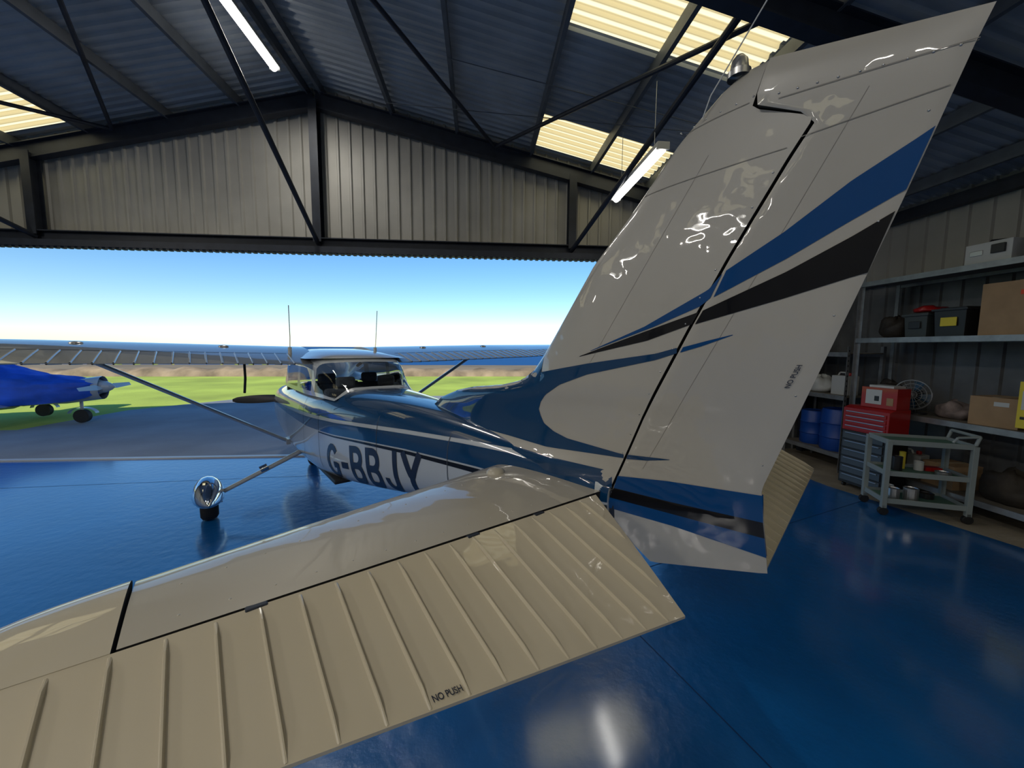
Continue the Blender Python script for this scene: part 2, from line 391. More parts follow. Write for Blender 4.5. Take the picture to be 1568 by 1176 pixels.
def rudder():
    mb=MB(); cols=24
    fr=resample([(-.006,0,1.24)]+[(interp(HGz,z)-.003,0,z) for z in (1.39,1.72,2.08,2.3,2.57,2.65)],60)
    top=[(interp(HGz,z)-.006,0,z) for z in (2.69,2.72,2.75,2.78,2.81,2.84,2.87)]
    fr=fr+[Vector(p) for p in top]
    n=len(fr)
    rr=resample([(-.63,0,1.205)]+[(interp(TEz,z),0,z) for z in (1.51,1.91,2.22,2.41,2.56,2.71,2.785)],n)
    for sg in(-1,1):
        P=[]
        for i in range(n):
            r=[]
            for j in range(cols+1):
                c=j/cols; p=fr[i].lerp(rr[i],c)
                z=p.z
                if i<8: z-= .135*(1-i/8)*(c/.34 if c<.34 else 1-(c-.34)/.66)
                y=rudw(p.x,z)
                if j==0 : y*=.9
                if j==cols: y=.0015
                e=(n-1-i)
                if e<4: y*=math.sqrt(1-(1-e/4)**2) if e>0 else 0
                if e<4: z+=.012*(1-e/4)
                r.append((p.x,sg*y,z))
            P.append(r)
        mb.grid(P)
        if sg==-1: P0=P
        else:
            mb.grid([[a[0] for a in P0],[a[0] for a in P]],1); mb.grid([[a[-1] for a in P0],[a[-1] for a in P]]); mb.grid([P0[0],P[0]])
    mb.out('rudder',[FINP,GAP],rudE,smooth=True,auto=50)
rudder()
def ribbon(name,A,B,surf,mat_,parent,n=40,m=6,off=.0018,sides=(1,-1)):
    A=resample([(a[0],0,a[1]) for a in A],n); B=resample([(a[0],0,a[1]) for a in B],n); mb=MB()
    for sg in sides:
        P=[]
        for a,b in zip(A,B):
            r=[]
            for k in range(m+1):
                p=a.lerp(b,k/m); r.append((p.x,sg*(surf(p.x,p.z)+off),p.z))
            P.append(r)
        mb.grid(P)
    return mb.out(name,mat_,parent,smooth=True)
def col_ribbon(name,s0,s1,lo,up,surf,mat_,parent,n=40,m=8,off=.0018,sides=(1,-1)):
    mb=MB()
    for sg in sides:
        P=[]
        for i in range(n+1):
            s=s0+(s1-s0)*i/n; a=lo(s); b=max(up(s),a)
            P.append([(s,sg*(surf(s,a+(b-a)*k/m)+off),a+(b-a)*k/m) for k in range(m+1)])
        mb.grid(P)
    return mb.out(name,mat_,parent,smooth=True)
ribbon('blue_swoosh',[(.076,1.988),(-.188,2.086),(-.425,2.205),(-.468,2.255)],[(.076,1.986),(-.231,2.085),(-.40,2.15),(-.432,2.175)],finw,BLUE,AC)
ribbon('black_swoosh',[(.14,1.962),(-.17,2.06),(-.395,2.13)],[(.14,1.960),(-.20,2.03),(-.373,2.088)],finw,BLACKP,AC)
ribbon('blue_swoosh_rudder',[(-.475,2.265),(-.63,2.36),(-.78,2.47),(-.90,2.54),(-.932,2.56)],[(-.438,2.18),(-.64,2.28),(-.78,2.36),(-.89,2.42)],rudw,BLUE,rudE)
ribbon('black_swoosh_rudder',[(-.405,2.137),(-.64,2.24),(-.79,2.32),(-.873,2.37)],[(-.38,2.09),(-.64,2.16),(-.79,2.205),(-.828,2.215)],rudw,BLACKP,rudE)
ribbon('blue_tip_rudder',[(-.340,2.008),(-.42,2.03),(-.50,2.05)],[(-.33,1.988),(-.40,2.01),(-.50,2.048)],rudw,BLUE,rudE)
tt=[(.41,1.68),(.395,1.72),(.36,1.76),(.26,1.82),(.09,1.88),(-.24,1.955),(-.33,1.985)]
su=[(.517,1.859),(.44,1.868),(.09,1.93),(-.24,1.98),(-.34,2.008)]
tb=[(.41,1.68),(.395,1.645),(.37,1.61),(.30,1.58),(.21,1.56),(-.07,1.545),(-.12,1.545)]
tl=[(1.2,1.50),(.62,1.50),(.34,1.495),(-.07,1.525),(-.12,1.53)]
lez=lambda s: interp(LEs,s)
col_ribbon('fin_blue_a',.41,1.74,lambda s:1.47 if s>.9 else interp(tl,s),lambda s:lez(s)-.002,finw,NAVY,AC,n=60,m=14)
col_ribbon('fin_blue_b',-.322,.41,lambda s:interp(tt,s),lambda s:min(interp(su,s),lez(s)),finw,NAVY,AC,n=50,m=6)
col_ribbon('fin_blue_c',-.10,.41,lambda s:interp(tl,s),lambda s:interp(tb,s),finw,NAVY,AC,n=40,m=6)
col_ribbon('fin_blue_d',-.045,1.78,lambda s:1.38,lambda s:1.455 if s<.9 else 1.475,finw,NAVY,AC,n=60,m=4)
ribbon('rudder_blue_point',[(-.115,1.55),(-.2,1.556),(-.29,1.562)],[(-.11,1.53),(-.2,1.54),(-.29,1.56)],rudw,NAVY,rudE)
ribbon('rudder_band_a',[(-.07,1.445),(-.28,1.47),(-.605,1.49)],[(-.05,1.385),(-.3,1.385),(-.61,1.392)],rudw,BLUE,rudE)
ribbon('rudder_band_b',[(-.05,1.385),(-.3,1.385),(-.61,1.392)],[(-.03,1.335),(-.3,1.335),(-.617,1.335)],rudw,BLACKP,rudE)
ribbon('rudder_band_c',[(-.03,1.335),(-.3,1.335),(-.617,1.335)],[(-.02,1.285),(-.3,1.285),(-.625,1.265)],rudw,BLUE,rudE)
def seam(pts,surf,parent,w=.0022):
    A=[(p[0],p[1]+w/2) for p in pts]; B=[(p[0],p[1]-w/2) for p in pts]
    ribbon('panel_seam',A,B,surf,SEAM,parent,n=20,m=1,off=.0022)
seam([(-.13,2.60),(-.63,2.60)],finw,AC); seam([(-.30,2.775),(-.52,2.775)],finw,AC)
seam([(-.66,2.62),(-.95,2.645)],rudw,rudE); seam([(-.60,2.745),(-.99,2.73)],rudw,rudE)
ribbon('panel_seam_v',[(.22,2.2),(-.26,2.72)],[(.2185,2.2),(-.2615,2.72)],finw,SEAM,AC,n=30,m=1,off=.0022)
ribbon('panel_seam_v2',[(.10,1.9),(-.40,2.66)],[(.0985,1.9),(-.4015,2.66)],finw,SEAM,AC,n=30,m=1,off=.0008)
ribbon('panel_seam_v3',[(-.18,1.5),(-.80,2.70)],[(-.1815,1.5),(-.8015,2.70)],rudw,SEAM,rudE,n=30,m=1,off=.0008)
riv=MB()
def rivet(m,s,z,surf,sg):
    y=surf(s,z); m.lathe((s,sg*(y-.0005),z),(0,sg,0),[(.0,.0035),(.002,.003),(.003,.0015),(.0031,0)],n=8)
for sg in(1,-1):
    for k in range(6): rivet(riv,-.28-.05*k,2.79,finw,sg)
    for k in range(12): rivet(riv,interp(HGlin,1.55+.09*k)+.02,1.55+.09*k,finw,sg)
riv.out('fin_rivets',SILVER,AC,smooth=True)
r2=MB()
for sg in(1,-1):
    for k in range(9): rivet(r2,-.60-.045*k,2.76-.004*k,rudw,sg)
    for k in range(5): rivet(r2,interp(TEz,1.6+.25*k)+.03,1.6+.25*k,rudw,sg)
r2.out('rudder_rivets',SILVER,rudE,smooth=True)
mb=MB(); mb.lathe((-.47,0,2.885),(0,0,1),[(0,.035),(.02,.035),(.024,.028),(.055,.024),(.07,.012),(.073,0)],n=20,mi=0); mb.out('beacon',[SILVER],AC,smooth=True,auto=40)
mb=MB(); mb.tube([(-.37,.03,2.79),(-.40,.04,2.85),(-.62,.05,3.12)],.0022,6); mb.out('tip_whip',WHITEPL,AC)
def textmesh(s):
    c=bpy.data.curves.new('tmp','FONT'); c.body=s; c.size=1; c.offset=.012; ob=bpy.data.objects.new('tmp',c); COL.objects.link(ob)
    bpy.context.view_layer.update()
    me=bpy.data.meshes.new_from_object(ob.evaluated_get(bpy.context.evaluated_depsgraph_get())); bpy.data.objects.remove(ob)
    xs=[v.co.x for v in me.vertices]; ys=[v.co.y for v in me.vertices]
    for v in me.vertices: v.co.x=(v.co.x-min(xs))/(max(xs)-min(xs)); v.co.y=(v.co.y-min(ys))/(max(ys)-min(ys))
    return me
def decal(name,s,fn,mat_,parent):
    me=textmesh(s)
    for v in me.vertices: v.co=fn(v.co.x,v.co.y)
    me.materials.append(mat_); me.update(); ob=bpy.data.objects.new(name,me); COL.objects.link(ob); ob.parent=parent
decal('no_push_label','NO PUSH',lambda x,y:(-.665-.03*x+.015*y,.004+rudw(-.66,1.9),1.875+.075*x) ,LETTER,rudE)

# ---- stabiliser & elevator
ZS=1.32
def sh(p): return .0+.045*p
def sle(p): return .70-.155*p-.03*max(0,p-1.2)
def stab_half(c,ch):
    t=.075*ch
    return 5*t*(.2969*math.sqrt(c)-.126*c-.3516*c**2+.2843*c**3-.1015*c**4)
def stabt(s,p):
    le=sle(p); ch=le-sh(p)+.5; c=min(1,max(0,(le-s)/ch)); return stab_half(c,ch)
PO=1.60
mb=MB()
for sg in(1,-1):
    for up in(1,-1):
        P=[]
        for i in range(31):
            p=.03+(PO-.03)*i/30
            r=[]
            for j in range(21):
                c=(j/20)**1.7; s=sle(p)+(sh(p)+.001-sle(p))*c; r.append((s,sg*p,ZS+up*stabt(s,p)))
            P.append(r)
        mb.grid(P)
        if up==1: T=P
        else:
            mb.grid([[a[-1] for a in T],[a[-1] for a in P]],1); mb.grid([T[-1],P[-1]],1)
mb.out('tailplane',[STABP,GAP],AC,smooth=True,auto=50)
TAA={1:math.tan(math.radians(15)),-1:math.tan(math.radians(20))}
def ste(p,sg=1): return -.60+(.225 if sg>0 else .13)*p
EG=.008
def eltop(s,p,up=1,sg=1):
    f=sh(p)-EG; x=f-s; ch=f-ste(p,sg)
    h=.031+(.004-.031)*min(1,x/ch)
    return ZS-x*TAA[sg]+up*h
mb=MB()
for sg in(1,-1):
    sides=[]
    for up in(1,-1):
        P=[]
        for i in range(41):
            r=[]
            for j in range(13):
                c=j/12; pin=.09+.22*c; pt=1.905-.06*c**3
                p=pin+(pt-pin)*i/40; f=sh(p)-EG; s=f+(ste(p,sg)-f)*c
                r.append((s,sg*p,eltop(s,p,up,sg)))
            P.append(r)
        mb.grid(P); sides.append(P)
    T,B=sides
    mb.grid([[a[0] for a in T],[a[0] for a in B]],1); mb.grid([[a[-1] for a in T],[a[-1] for a in B]])
    mb.grid([T[0],B[0]]); mb.grid([T[-1],B[-1]])
    sides=[]
    for up in(1,-1):
        P=[]
        for i in range(13):
            q=i/12; p=PO+.008+(1.93-PO-.008)*q; r=[]
            le=sle(p)-.10*q**4-.015
            for j in range(13):
                c=(j/12)**1.6; s=le+(sh(p)-EG-le)*c
                t=stabt(s+ (sle(p)-le),p)*math.sqrt(max(0,1-q**6)); 
                t=t*(1-c)+.031*c*(math.sqrt(max(.05,1-q**6)))
                r.append((s,sg*p,ZS+.002+(s-sh(p))*.03+up*t))
            P.append(r)
        mb.grid(P); sides.append(P)
    T,B=sides; mb.grid([T[0],B[0]],1); mb.grid([T[-1],B[-1]]); mb.grid([[a[0] for a in T],[a[0] for a in B]]); mb.grid([[a[-1] for a in T],[a[-1] for a in B]])
mb.out('elevator',[ELEVP,GAP],AC,smooth=True,auto=45)
mb=MB()
for sg in(1,-1):
    p=.20
    while p<1.90:
        f=sh(p)-.016; e=ste(p,sg)+.003
        if p<.32:
            cmax=(p-.10)/.22; e=f+(ste(p,sg)-f)*cmax*.93
        top_=[]
        for k in range(9):
            s=f+(e-f)*k/8; z=eltop(s,p,1,sg); w=.0050; h=.0105 if 0<k<8 else .001
            top_.append([(s,sg*(p-w),z-.001),(s,sg*(p-w*.3),z+h),(s,sg*(p+w*.3),z+h),(s,sg*(p+w),z-.001)])
        mb.grid(top_)
        p+=.088
mb.out('elevator_beads',ELEVP,AC)
mb=MB()
for sg in(1,-1):
    for k in range(14):
        p=.2+k*.1
        for s in (sh(p)+.06,sle(p)-.17):
            mb.lathe((s,sg*p,ZS+stabt(s,p)-.0005),(0,0,1),[(0,.004),(.0015,.003),(.002,0)],n=6)
mb.out('tailplane_rivets',STABP,AC,smooth=True)
mb=MB()
for sg in(1,-1):
    for p in(.42,.72,1.35): mb.box((sh(p)-.003,sg*p,ZS+.012),(.026,.05,.04))
mb.box((-.02,0,ZS-.02),(.07,.05,.12))
mb.out('hinge_brackets',STEEL,AC,bevel=.004)
decal('no_push_label','NO PUSH',lambda x,y:(ste(1.036)+.012+.015*y+.225*(.034-.068*x),1.003+.066*(1-x),eltop(ste(1.036)+.012+.015*y,1.036)+.0035),LETTER,AC)
mb=MB(); mb.lathe((.50,.27,ZS+.03),(0,0,1),[(0,.05),(.02,.045),(.03,.03),(.032,0)],n=20); mb.out('tailplane_fairing',STABP,AC,smooth=True)

# ---- fuselage
FS=[(7.08,.84,1.20,.20,2.2),(6.98,.70,1.30,.36,2.6),(6.6,.62,1.36,.45,3),(6.2,.60,1.40,.49,3.2),(5.7,.58,1.45,.52,3.4),(5.2,.56,1.49,.54,3.6),(4.6,.55,1.52,.55,3.8),(3.6,.57,1.55,.54,3.8),(3.0,.62,1.575,.49,3.7),(2.3,.72,1.575,.39,3.4),(1.6,.85,1.555,.29,3.0),(.9,1.0,1.515,.18,2.6),(.3,1.13,1.46,.10,2.3),(.0,1.20,1.42,.055,2.1),(-.03,1.22,1.40,.04,2.0)]
T_=[ [(f[0],f[k]) for f in FS] for k in (1,2,3,4)]
def fsec(s): return [smoothT(T,s) for T in T_]
def fpt(s,th):
    zb,zt,w,n=fsec(s); c=math.cos(th); q=math.sin(th)
    y=w*math.copysign(abs(c)**(2/n),c); z=(zb+zt)/2+(zt-zb)/2*math.copysign(abs(q)**(2/n),q)
    return y,z
def fth(s,z):
    zb,zt,w,n=fsec(s); f=max(-1,min(1,(z-(zb+zt)/2)/((zt-zb)/2))); return math.copysign(math.asin(abs(f)**(n/2)),f)
def fsurf(s,z):
    y,_=fpt(s,fth(s,z)); return y
CR=2.85
mb=MB(); NS=130; NT=64
sv=[-.03+(7.08+.03)*i/NS for i in range(NS+1)]
P=[]
for s in sv:
    P.append([Vector((s,)+fpt(s,2*math.pi*k/NT)) for k in range(NT)])
vs=[q for r in P for q in r]; fs=[]
for i in range(NS):
    for j in range(NT):
        k=(j+1)%NT
        m=(P[i][j]+P[i+1][k])/2
        if CR+.08<m.x<5.25 and m.z>1.49: continue
        fs.append((i*NT+j,i*NT+k,(i+1)*NT+k,(i+1)*NT+j))
mb.add(vs,fs); mb.cap(P[-1]); mb.cap(P[0])
mb.out('fuselage',WHITE,AC,smooth=True,auto=50)
def fus_ribbon(name,s0,s1,lo,up,mat_,n=90,m=14,off=.0025):
    mb=MB()
    for sg in(1,-1):
        P=[]
        for i in range(n+1):
            s=s0+(s1-s0)*i/n; a=fth(s,lo(s)); u=up(s); b=math.pi/2 if u is None else fth(s,u); b=max(a,b)
            r=[]
            for k in range(m+1):
                th=a+(b-a)*k/m; y,z=fpt(s,th)
                yn,zn=math.cos(th),math.sin(th)
                r.append((s,sg*(y+off*yn),z+off*zn))
            P.append(r)
        mb.grid(P)
    mb.out(name,mat_,AC,smooth=True)
wl=[(-.03,1.40),(.6,1.415),(1.0,1.40),(1.6,1.365),(2.8,1.28),(4.0,1.23),(5.5,1.19),(7,1.12)]
wu=[(-.03,1.46),(.6,1.44),(1.0,1.425),(1.6,1.395),(2.8,1.312),(4.0,1.26),(5.5,1.21),(7,1.15)]
bl=[(-.03,1.31),(.8,1.29),(1.6,1.255),(2.8,1.165),(3.6,1.13),(5.0,1.12),(7,1.08)]
W=lambda T:(lambda s:interp(T,s))
fus_ribbon('blue_upper_rear',-.03,CR+.06,W(wu),lambda s:None,NAVY)
fus_ribbon('blue_upper_cabin',CR+.06,4.0,W(wu),lambda s:min(1.488,1.50-.19*max(0,s-3.0)),NAVY,n=30)
fus_ribbon('blue_band',-.03,6.9,W(bl),lambda s:interp(wl,s)-(0 if s<3 else .03*min(1,(s-3)/2)),NAVY)
fus_ribbon('black_band',-.03,3.2,lambda s:interp(bl,s)-.012-.025*max(0,1-s/3.2)-.012,lambda s:interp(bl,s)-.012,BLACKP,m=4)
def arc(cx,cy,rx,ry,a0,a1,n=14): return [(cx+rx*math.cos(math.radians(a0+(a1-a0)*i/n)),cy+ry*math.sin(math.radians(a0+(a1-a0)*i/n))) for i in range(n+1)]
LH=.36; TK=.062; h2=TK/2
def glyph(ch,w):
    H=LH
    if ch=='G': return [arc(w/2,H/2,w/2-h2,H/2-h2,38,322)+[(w-h2,H*.42),(w*.55,H*.42)]]
    if ch=='-': return [[(0,H*.45),(w,H*.45)]]
    if ch=='B':
        r=H*.25-h2/2
        return [[(h2,0),(h2,H)],[(h2,H-h2),(w*.5,H-h2)]+arc(w*.5,H*.75-h2*.5,w*.5-h2*1.3,r,90,-90,10)+[(h2,H*.5)],[(h2,H*.5),(w*.55,H*.5)]+arc(w*.55,H*.25+h2*.5,w*.45-h2,r,90,-90,10)+[(h2,h2)]]
    if ch=='J': return [[(w-h2,H),(w-h2,H*.3)]+arc(w*.5,H*.3,w*.5-h2,H*.3-h2,0,-180,12)+[(h2,H*.36)]]
    if ch=='Y': return [[(h2*.9,H),(w/2,H*.45),(w-h2*.9,H)],[(w/2,H*.48),(w/2,0)]]
def regletters():
    mb=MB(); x=0
    for ch,w in (('G',.27),('-',.13),('B',.24),('B',.24),('J',.20),('Y',.27)):
        for pl in glyph(ch,w):
            pts=[]
            for a,b in zip(pl[:-1],pl[1:]):
                L=math.hypot(b[0]-a[0],b[1]-a[1]); n=max(1,int(L/.03))
                for k in range(n): pts.append((a[0]+(b[0]-a[0])*k/n,a[1]+(b[1]-a[1])*k/n))
            pts.append(pl[-1]); rows=[]
            for i,q in enumerate(pts):
                a=pts[max(0,i-1)]; b=pts[min(len(pts)-1,i+1)]
                dx,dy=b[0]-a[0],b[1]-a[1]; L=math.hypot(dx,dy) or 1; nx,ny=-dy/L*h2,dx/L*h2
                row=[]
                for t in(-1,-.33,.33,1):
                    X=x+q[0]+nx*t; Y=q[1]+ny*t
                    s=3.0-X; z=.695+.125*X+Y
                    row.append((s,fsurf(s,z)+.004,z))
                rows.append(row)
            mb.grid(rows)
        x+=w+.055
    mb.out('registration_letters',LETTER,AC)
regletters()
mb=MB()
def sline(pts,w=.006):
    for (s0,z0),(s1,z1) in zip(pts[:-1],pts[1:]):
        n=10; r=[]
        for k in range(n+1):
            s=s0+(s1-s0)*k/n; z=z0+(z1-z0)*k/n
            dx,dz=(s1-s0),(z1-z0); L=math.hypot(dx,dz); nx,nz=-dz/L*w/2,dx/L*w/2
            r.append([(s+nx,fsurf(s+nx,z+nz)+.004,z+nz),(s-nx,fsurf(s-nx,z-nz)+.004,z-nz)])
        mb.grid(r)
sline([(3.75,1.45),(3.75,.85),(3.85,.72),(4.65,.70),(4.75,.85),(4.80,1.45)]); sline([(5.7,.65),(5.7,1.38)]); sline([(3.2,.75),(3.2,1.5)]); sline([(2.0,.9),(2.0,1.5)]); sline([(1.1,1.06),(1.1,1.48)])
mb.out('panel_lines',SEAM2,AC)
# ---- cabin greenhouse
DZ=-.11
CS=[(5.38,.46,.40,1.50),(5.15,.50,.45,1.64),(4.95,.525,.48,1.75),(4.75,.54,.50,1.93+DZ),(4.4,.545,.51,1.99+DZ),(3.9,.54,.51,2.0+DZ),(3.55,.53,.49,1.99+DZ),(3.35,.50,.45,1.93+DZ),(3.15,.475,.38,1.74),(3.0,.455,.33,1.65),(CR,.44,.27,1.575)]
CT=[[(c[0],c[k]) for c in CS] for k in(1,2,3)]
def csec(s):
    wb,wt,zt=[smoothT(T,s) for T in CT]; zb=1.48; H=max(zt-zb,.02)
    pts=[(wb,zb)]
    for t in(.12,.25,.4,.55,.7,.82): pts.append((wb+(wt-wb)*t,zb+H*t))
    for a in(15,35,55,75): 
        A=math.radians(a); pts.append((wt-(wt*.25)*(1-math.cos(A)),zb+H*.82+H*.16*math.sin(A)))
    pts.append((wt*.4,zb+H*.995)); pts.append((0,zb+H))
    return pts
NC=62; ss=[5.38-(5.38-CR)*i/NC for i in range(NC+1)]
P=[]
for s in ss:
    h=csec(s); P.append([Vector((s,y,z)) for y,z in h]+[Vector((s,-y,z)) for y,z in h[-2::-1]])
vs=[q for r in P for q in r]; fs=[];mi=[]; nc=len(P[0])
for i in range(NC):
    s=(ss[i]+ss[i+1])/2
    for j in range(nc-1):
        jj=j if j<(nc-1)/2 else nc-2-j
        fs.append((i*nc+j,i*nc+j+1,(i+1)*nc+j+1,(i+1)*nc+j))
        g=0
        if s>4.85 and s<5.34 and jj<12: g=1
        if 4.02<s<4.70 and 1<=jj<=5: g=1
        if 3.48<s<3.90 and 1<=jj<=5: g=1
        if CR+.06<s<3.38 and 1<=jj<=11: g=1
        mi.append(g)
mk('cabin_shell',vs,fs,[WHITE,GLASS],AC,smooth=True,midx=mi,auto=40)
mb=MB()
for s,y in((4.1,.25),(4.1,-.25),(3.45,.22),(3.45,-.22)):
    mb.box((s,y,1.0),(.48,.42,.14)); mb.box((s-.2,y,1.28),(.10,.42,.56)); mb.box((s-.21,y,1.62),(.06,.20,.12))
mb.out('seats',SEAT,AC,bevel=.03)
mb=MB(); mb.box((5.1,0,1.33),(.1,.95,.30)); mb.box((4.95,.25,1.32),(.03,.26,.03)); mb.box((4.2,0,.66),(2.6,.9,.04)); mb.out('instrument_panel',BLACKPL,AC,bevel=.01)
# ---- wings
def wing(sg):
    st=[(.38,5.10,3.47),(2.55,5.10,3.47),(5.30,4.92,3.78),(5.46,4.80,3.90)]
    def pl(p): return interp([(a,b) for a,b,c in st],p),interp([(a,c) for a,b,c in st],p)
    def wz(s,p,up):
        le,te=pl(p); ch=le-te; c=min(1,max(0,(le-s)/ch))
        yt=5*.125*(.2969*math.sqrt(c)-.126*c-.3516*c**2+.2843*c**3-.1036*c**4)*ch
        yc=(.02/.16*(2*.4*c-c*c) if c<.4 else .02/.36*(.2+.8*c-c*c))*ch
        tw=1.0 if p<5.3 else math.sqrt(max(.02,1-((p-5.3)/.165)**2))
        return 1.885-.075*c*ch/1.63+ .024*(p-.4)+yc+up*(yt*tw+.002)
    mb=MB(); sides=[]
    for up in(1,-1):
        P=[]
        for i in range(57):
            p=.38+(5.46-.38)*i/56 if i<50 else 4.916+(5.46-4.916)*((i-49)/7)
            le,te=pl(p)
            P.append([(le+(te-le)*(j/24)**1.4,sg*p,wz(le+(te-le)*(j/24)**1.4,p,up)) for j in range(25)])
        mb.grid(P); sides.append(P)
    T,B=sides; mb.grid([T[-1],B[-1]]); mb.grid([T[0],B[0]]); mb.grid([[a[-1] for a in T],[a[-1] for a in B]])
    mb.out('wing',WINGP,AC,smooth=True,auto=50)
    m=MB(); p=.65
    while p<5.2:
        le,te=pl(p); f=te+.42 if p<2.9 else te+.34
        for up in(1,-1):
            r=[]
            for k in range(6):
                s=f+(te+.005-f)*k/5; z=wz(s,p,up); h=.008*up
                r.append([(s,sg*(p-.008),z),(s,sg*(p-.003),z+h),(s,sg*(p+.003),z+h),(s,sg*(p+.008),z)])
            m.grid(r)
        p+=.12
    m.out('control_surface_beads',BEADP,AC)
    m=MB()
    for up in(1,-1):
        r=[]
        for i in range(41):
            p=.6+4.6*i/40; le,te=pl(p); f=te+.43 if p<2.9 else te+.35
            r.append([(f,sg*p,wz(f,p,up)+up*.003),(f+.012,sg*p,wz(f+.012,p,up)+up*.003)])
        m.grid(r)
    m.out('flap_gap',GAP,AC)
    m=MB(); a=Vector((4.95,sg*.53,.70)); b=Vector((4.62,sg*2.25,wz(4.62,2.25,-1)))
    m.cyl(a,b,.022,n=16,sx=2.4) ; m.box(b,(.16,.06,.05)); m.box(a,(.16,.05,.07)); m.out('wing_strut',WHITE,AC,smooth=True,auto=50)
    ya=.62 if sg>0 else -.34
    m=MB(); m.tube([(3.9,ya,1.95),(3.86,ya,2.1),(3.74,ya+.02,2.44)],.0045,6); m.cyl((3.9,ya,1.90),(3.9,ya,1.99),.02,n=10); m.out('whip_antenna',WHITEPL,AC)
    m=MB()
    for p in(1.2,2.3): m.lathe((4.3,sg*p,wz(4.3,p,1)-.003),(0,0,1),[(0,.05),(.012,.045),(.018,.02),(.019,0)],n=16)
    m.out('fuel_cap',SILVER,AC,smooth=True)
    if sg>0:
        m=MB(); m.tube([(3.9,1.05,1.84),(3.89,1.05,1.66),(3.93,1.06,1.50)],.012,8); m.out('tie_down_strap',BLACKPL,AC)
wing(1); wing(-1)
mb=MB(); P=[]
for i in range(21):
    s=5.05-1.6*i/20; h=.10*math.sin(math.pi*min(1,(i/20)*.9+.1))**.6
    P.append([(s,y,1.87+h*(1-abs(y/.56)**4)) for y in [-.56+1.12*k/12 for k in range(13)]])
mb.grid(P); mb.out('wing_centre_fairing',WHITE,AC,smooth=True)
def wheel(mb,c,r,w):
    c=Vector(c); prof=[(-w/2,r*.45),(-w/2,r*.8),(-w*.38,r*.95),(-w*.15,r),(w*.15,r),(w*.38,r*.95),(w/2,r*.8),(w/2,r*.45)]
    mb.lathe(c,(0,1,0),prof,n=32,mi=0); mb.lathe(c,(0,1,0),[(-w*.45,0),(-w*.4,r*.2),(-w*.3,r*.46),(w*.3,r*.46),(w*.4,r*.2),(w*.45,0)],n=24,mi=1)
def spat(mb,c,L,H,Wd,mi=2):
    c=Vector(c); rows=[]
    for i in range(25):
        t=i/24; x=L*(.42-t); f=math.sin(math.pi*t**.75)**.6 if 0<t<1 else 0.02
        rows.append([(c.x+x,c.y+Wd*f*math.cos(a)*.5,c.z+(H*f*.62*math.sin(a) if math.sin(a)>0 else H*f*.30*math.sin(a))) for a in [2*math.pi*k/20 for k in range(20)]])
    mb.grid(rows,mi,True)
mb=MB()
for sg in(1,-1):
    yw=1.42; wheel(mb,(4.50,sg*yw,.205),.205,.17); spat(mb,(4.50,sg*yw,.27),.66,.36,.31)
    mb.cyl((4.62,sg*.35,.64),(4.52,sg*(yw-.10),.27),.032,.024,n=14,mi=3); mb.box((4.52,sg*(yw-.11),.24),(.12,.03,.12),mi=3)
    mb.cyl((4.57,sg*.82,.49),(4.57,sg*.9,.46),.045,n=12,mi=2)
wheel(mb,(6.05,0,.19),.19,.13); spat(mb,(6.05,0,.24),.62,.32,.22)
mb.cyl((5.95,0,.62),(6.03,0,.32),.035,n=14,mi=3)
mb.out('undercarriage',[TYRE,SILVER,CHROME,WHITE],AC,smooth=True,auto=45)
mb=MB(); mb.lathe((7.08,0,1.04),(1,0,0),[(0,.16),(.05,.155),(.12,.13),(.2,.08),(.25,.03),(.26,0)],n=24,mi=0)
PA=math.radians(1)
for sg in(1,-1):
    d=Vector((0,sg*math.cos(PA),sg*math.sin(PA))); q=Vector((0,-math.sin(PA),math.cos(PA)))
    rows=[]
    for i in range(15):
        t=i/14; r=.08+.92*t; w=.05+.09*math.sin(math.pi*min(1,t*.9+.08))**.7; w*= (1 if t<.93 else .6)
        tw=math.radians(55-40*t); a=Vector((math.sin(tw)*.9,0,0))+q*math.cos(tw)
        b=d.cross(a).normalized(); C=Vector((7.16,0,1.04))+d*r; th=.018*(1-.7*t)
        rows.append([C+a*w*math.cos(g)*.6+b*th*math.sin(g) for g in [2*math.pi*k/10 for k in range(10)]])
    mb.grid(rows,1,True); mb.cap(rows[-1],1)
mb.out('propeller',[WHITE,BLACKPL],AC,smooth=True,auto=45)

# ================================================================== RIGHT SIDE STORAGE
def top(name,fn,loc,rz=0,mats=None,bevel=0,smooth=False,auto=None):
    mb=MB(); fn(mb); ob=mb.out(name,mats,None,smooth,auto,bevel); ob.location=loc; ob.rotation_euler=(0,0,rz); return ob
SHX=5.82
L1,L2,L3,L4=.24,1.12,2.17,3.01
SHB=mat('shelf_board',(.18,.16,.13),.8,var=.2)
def shelf(name,v0,v1,levels,h):
    e=empty(name,(0,0,0)); mb=MB(); d=.62
    for v in(v0,v1):
        for x in(SHX,SHX+d):
            mb.box((x,v,h/2),(.05,.004,h)); mb.box((x+(.023 if x==SHX else -.023),v+.025*(1 if v==v0 else -1),h/2),(.004,.05,h))
            if x==SHX:
                for k in range(int(h/.08)): mb.box((x,v-.003 if v==v0 else v+.003,.06+k*.08),(.012,.003,.03),1)
    for z in levels:
        mb.box((SHX+d/2,(v0+v1)/2,z-.01),(d,v1-v0,.02),2)
        mb.box((SHX,(v0+v1)/2,z-.03),(.03,v1-v0,.07)); mb.box((SHX+d,(v0+v1)/2,z-.03),(.03,v1-v0,.07))
    mb.out('frame',[GALV,BLACKPL,SHB],e)
shelf('storage_shelving',2.2,5.55,[L1,L2,L3,L4],3.10)
shelf('storage_shelving',5.65,6.85,[.30,1.25,1.95],2.05)
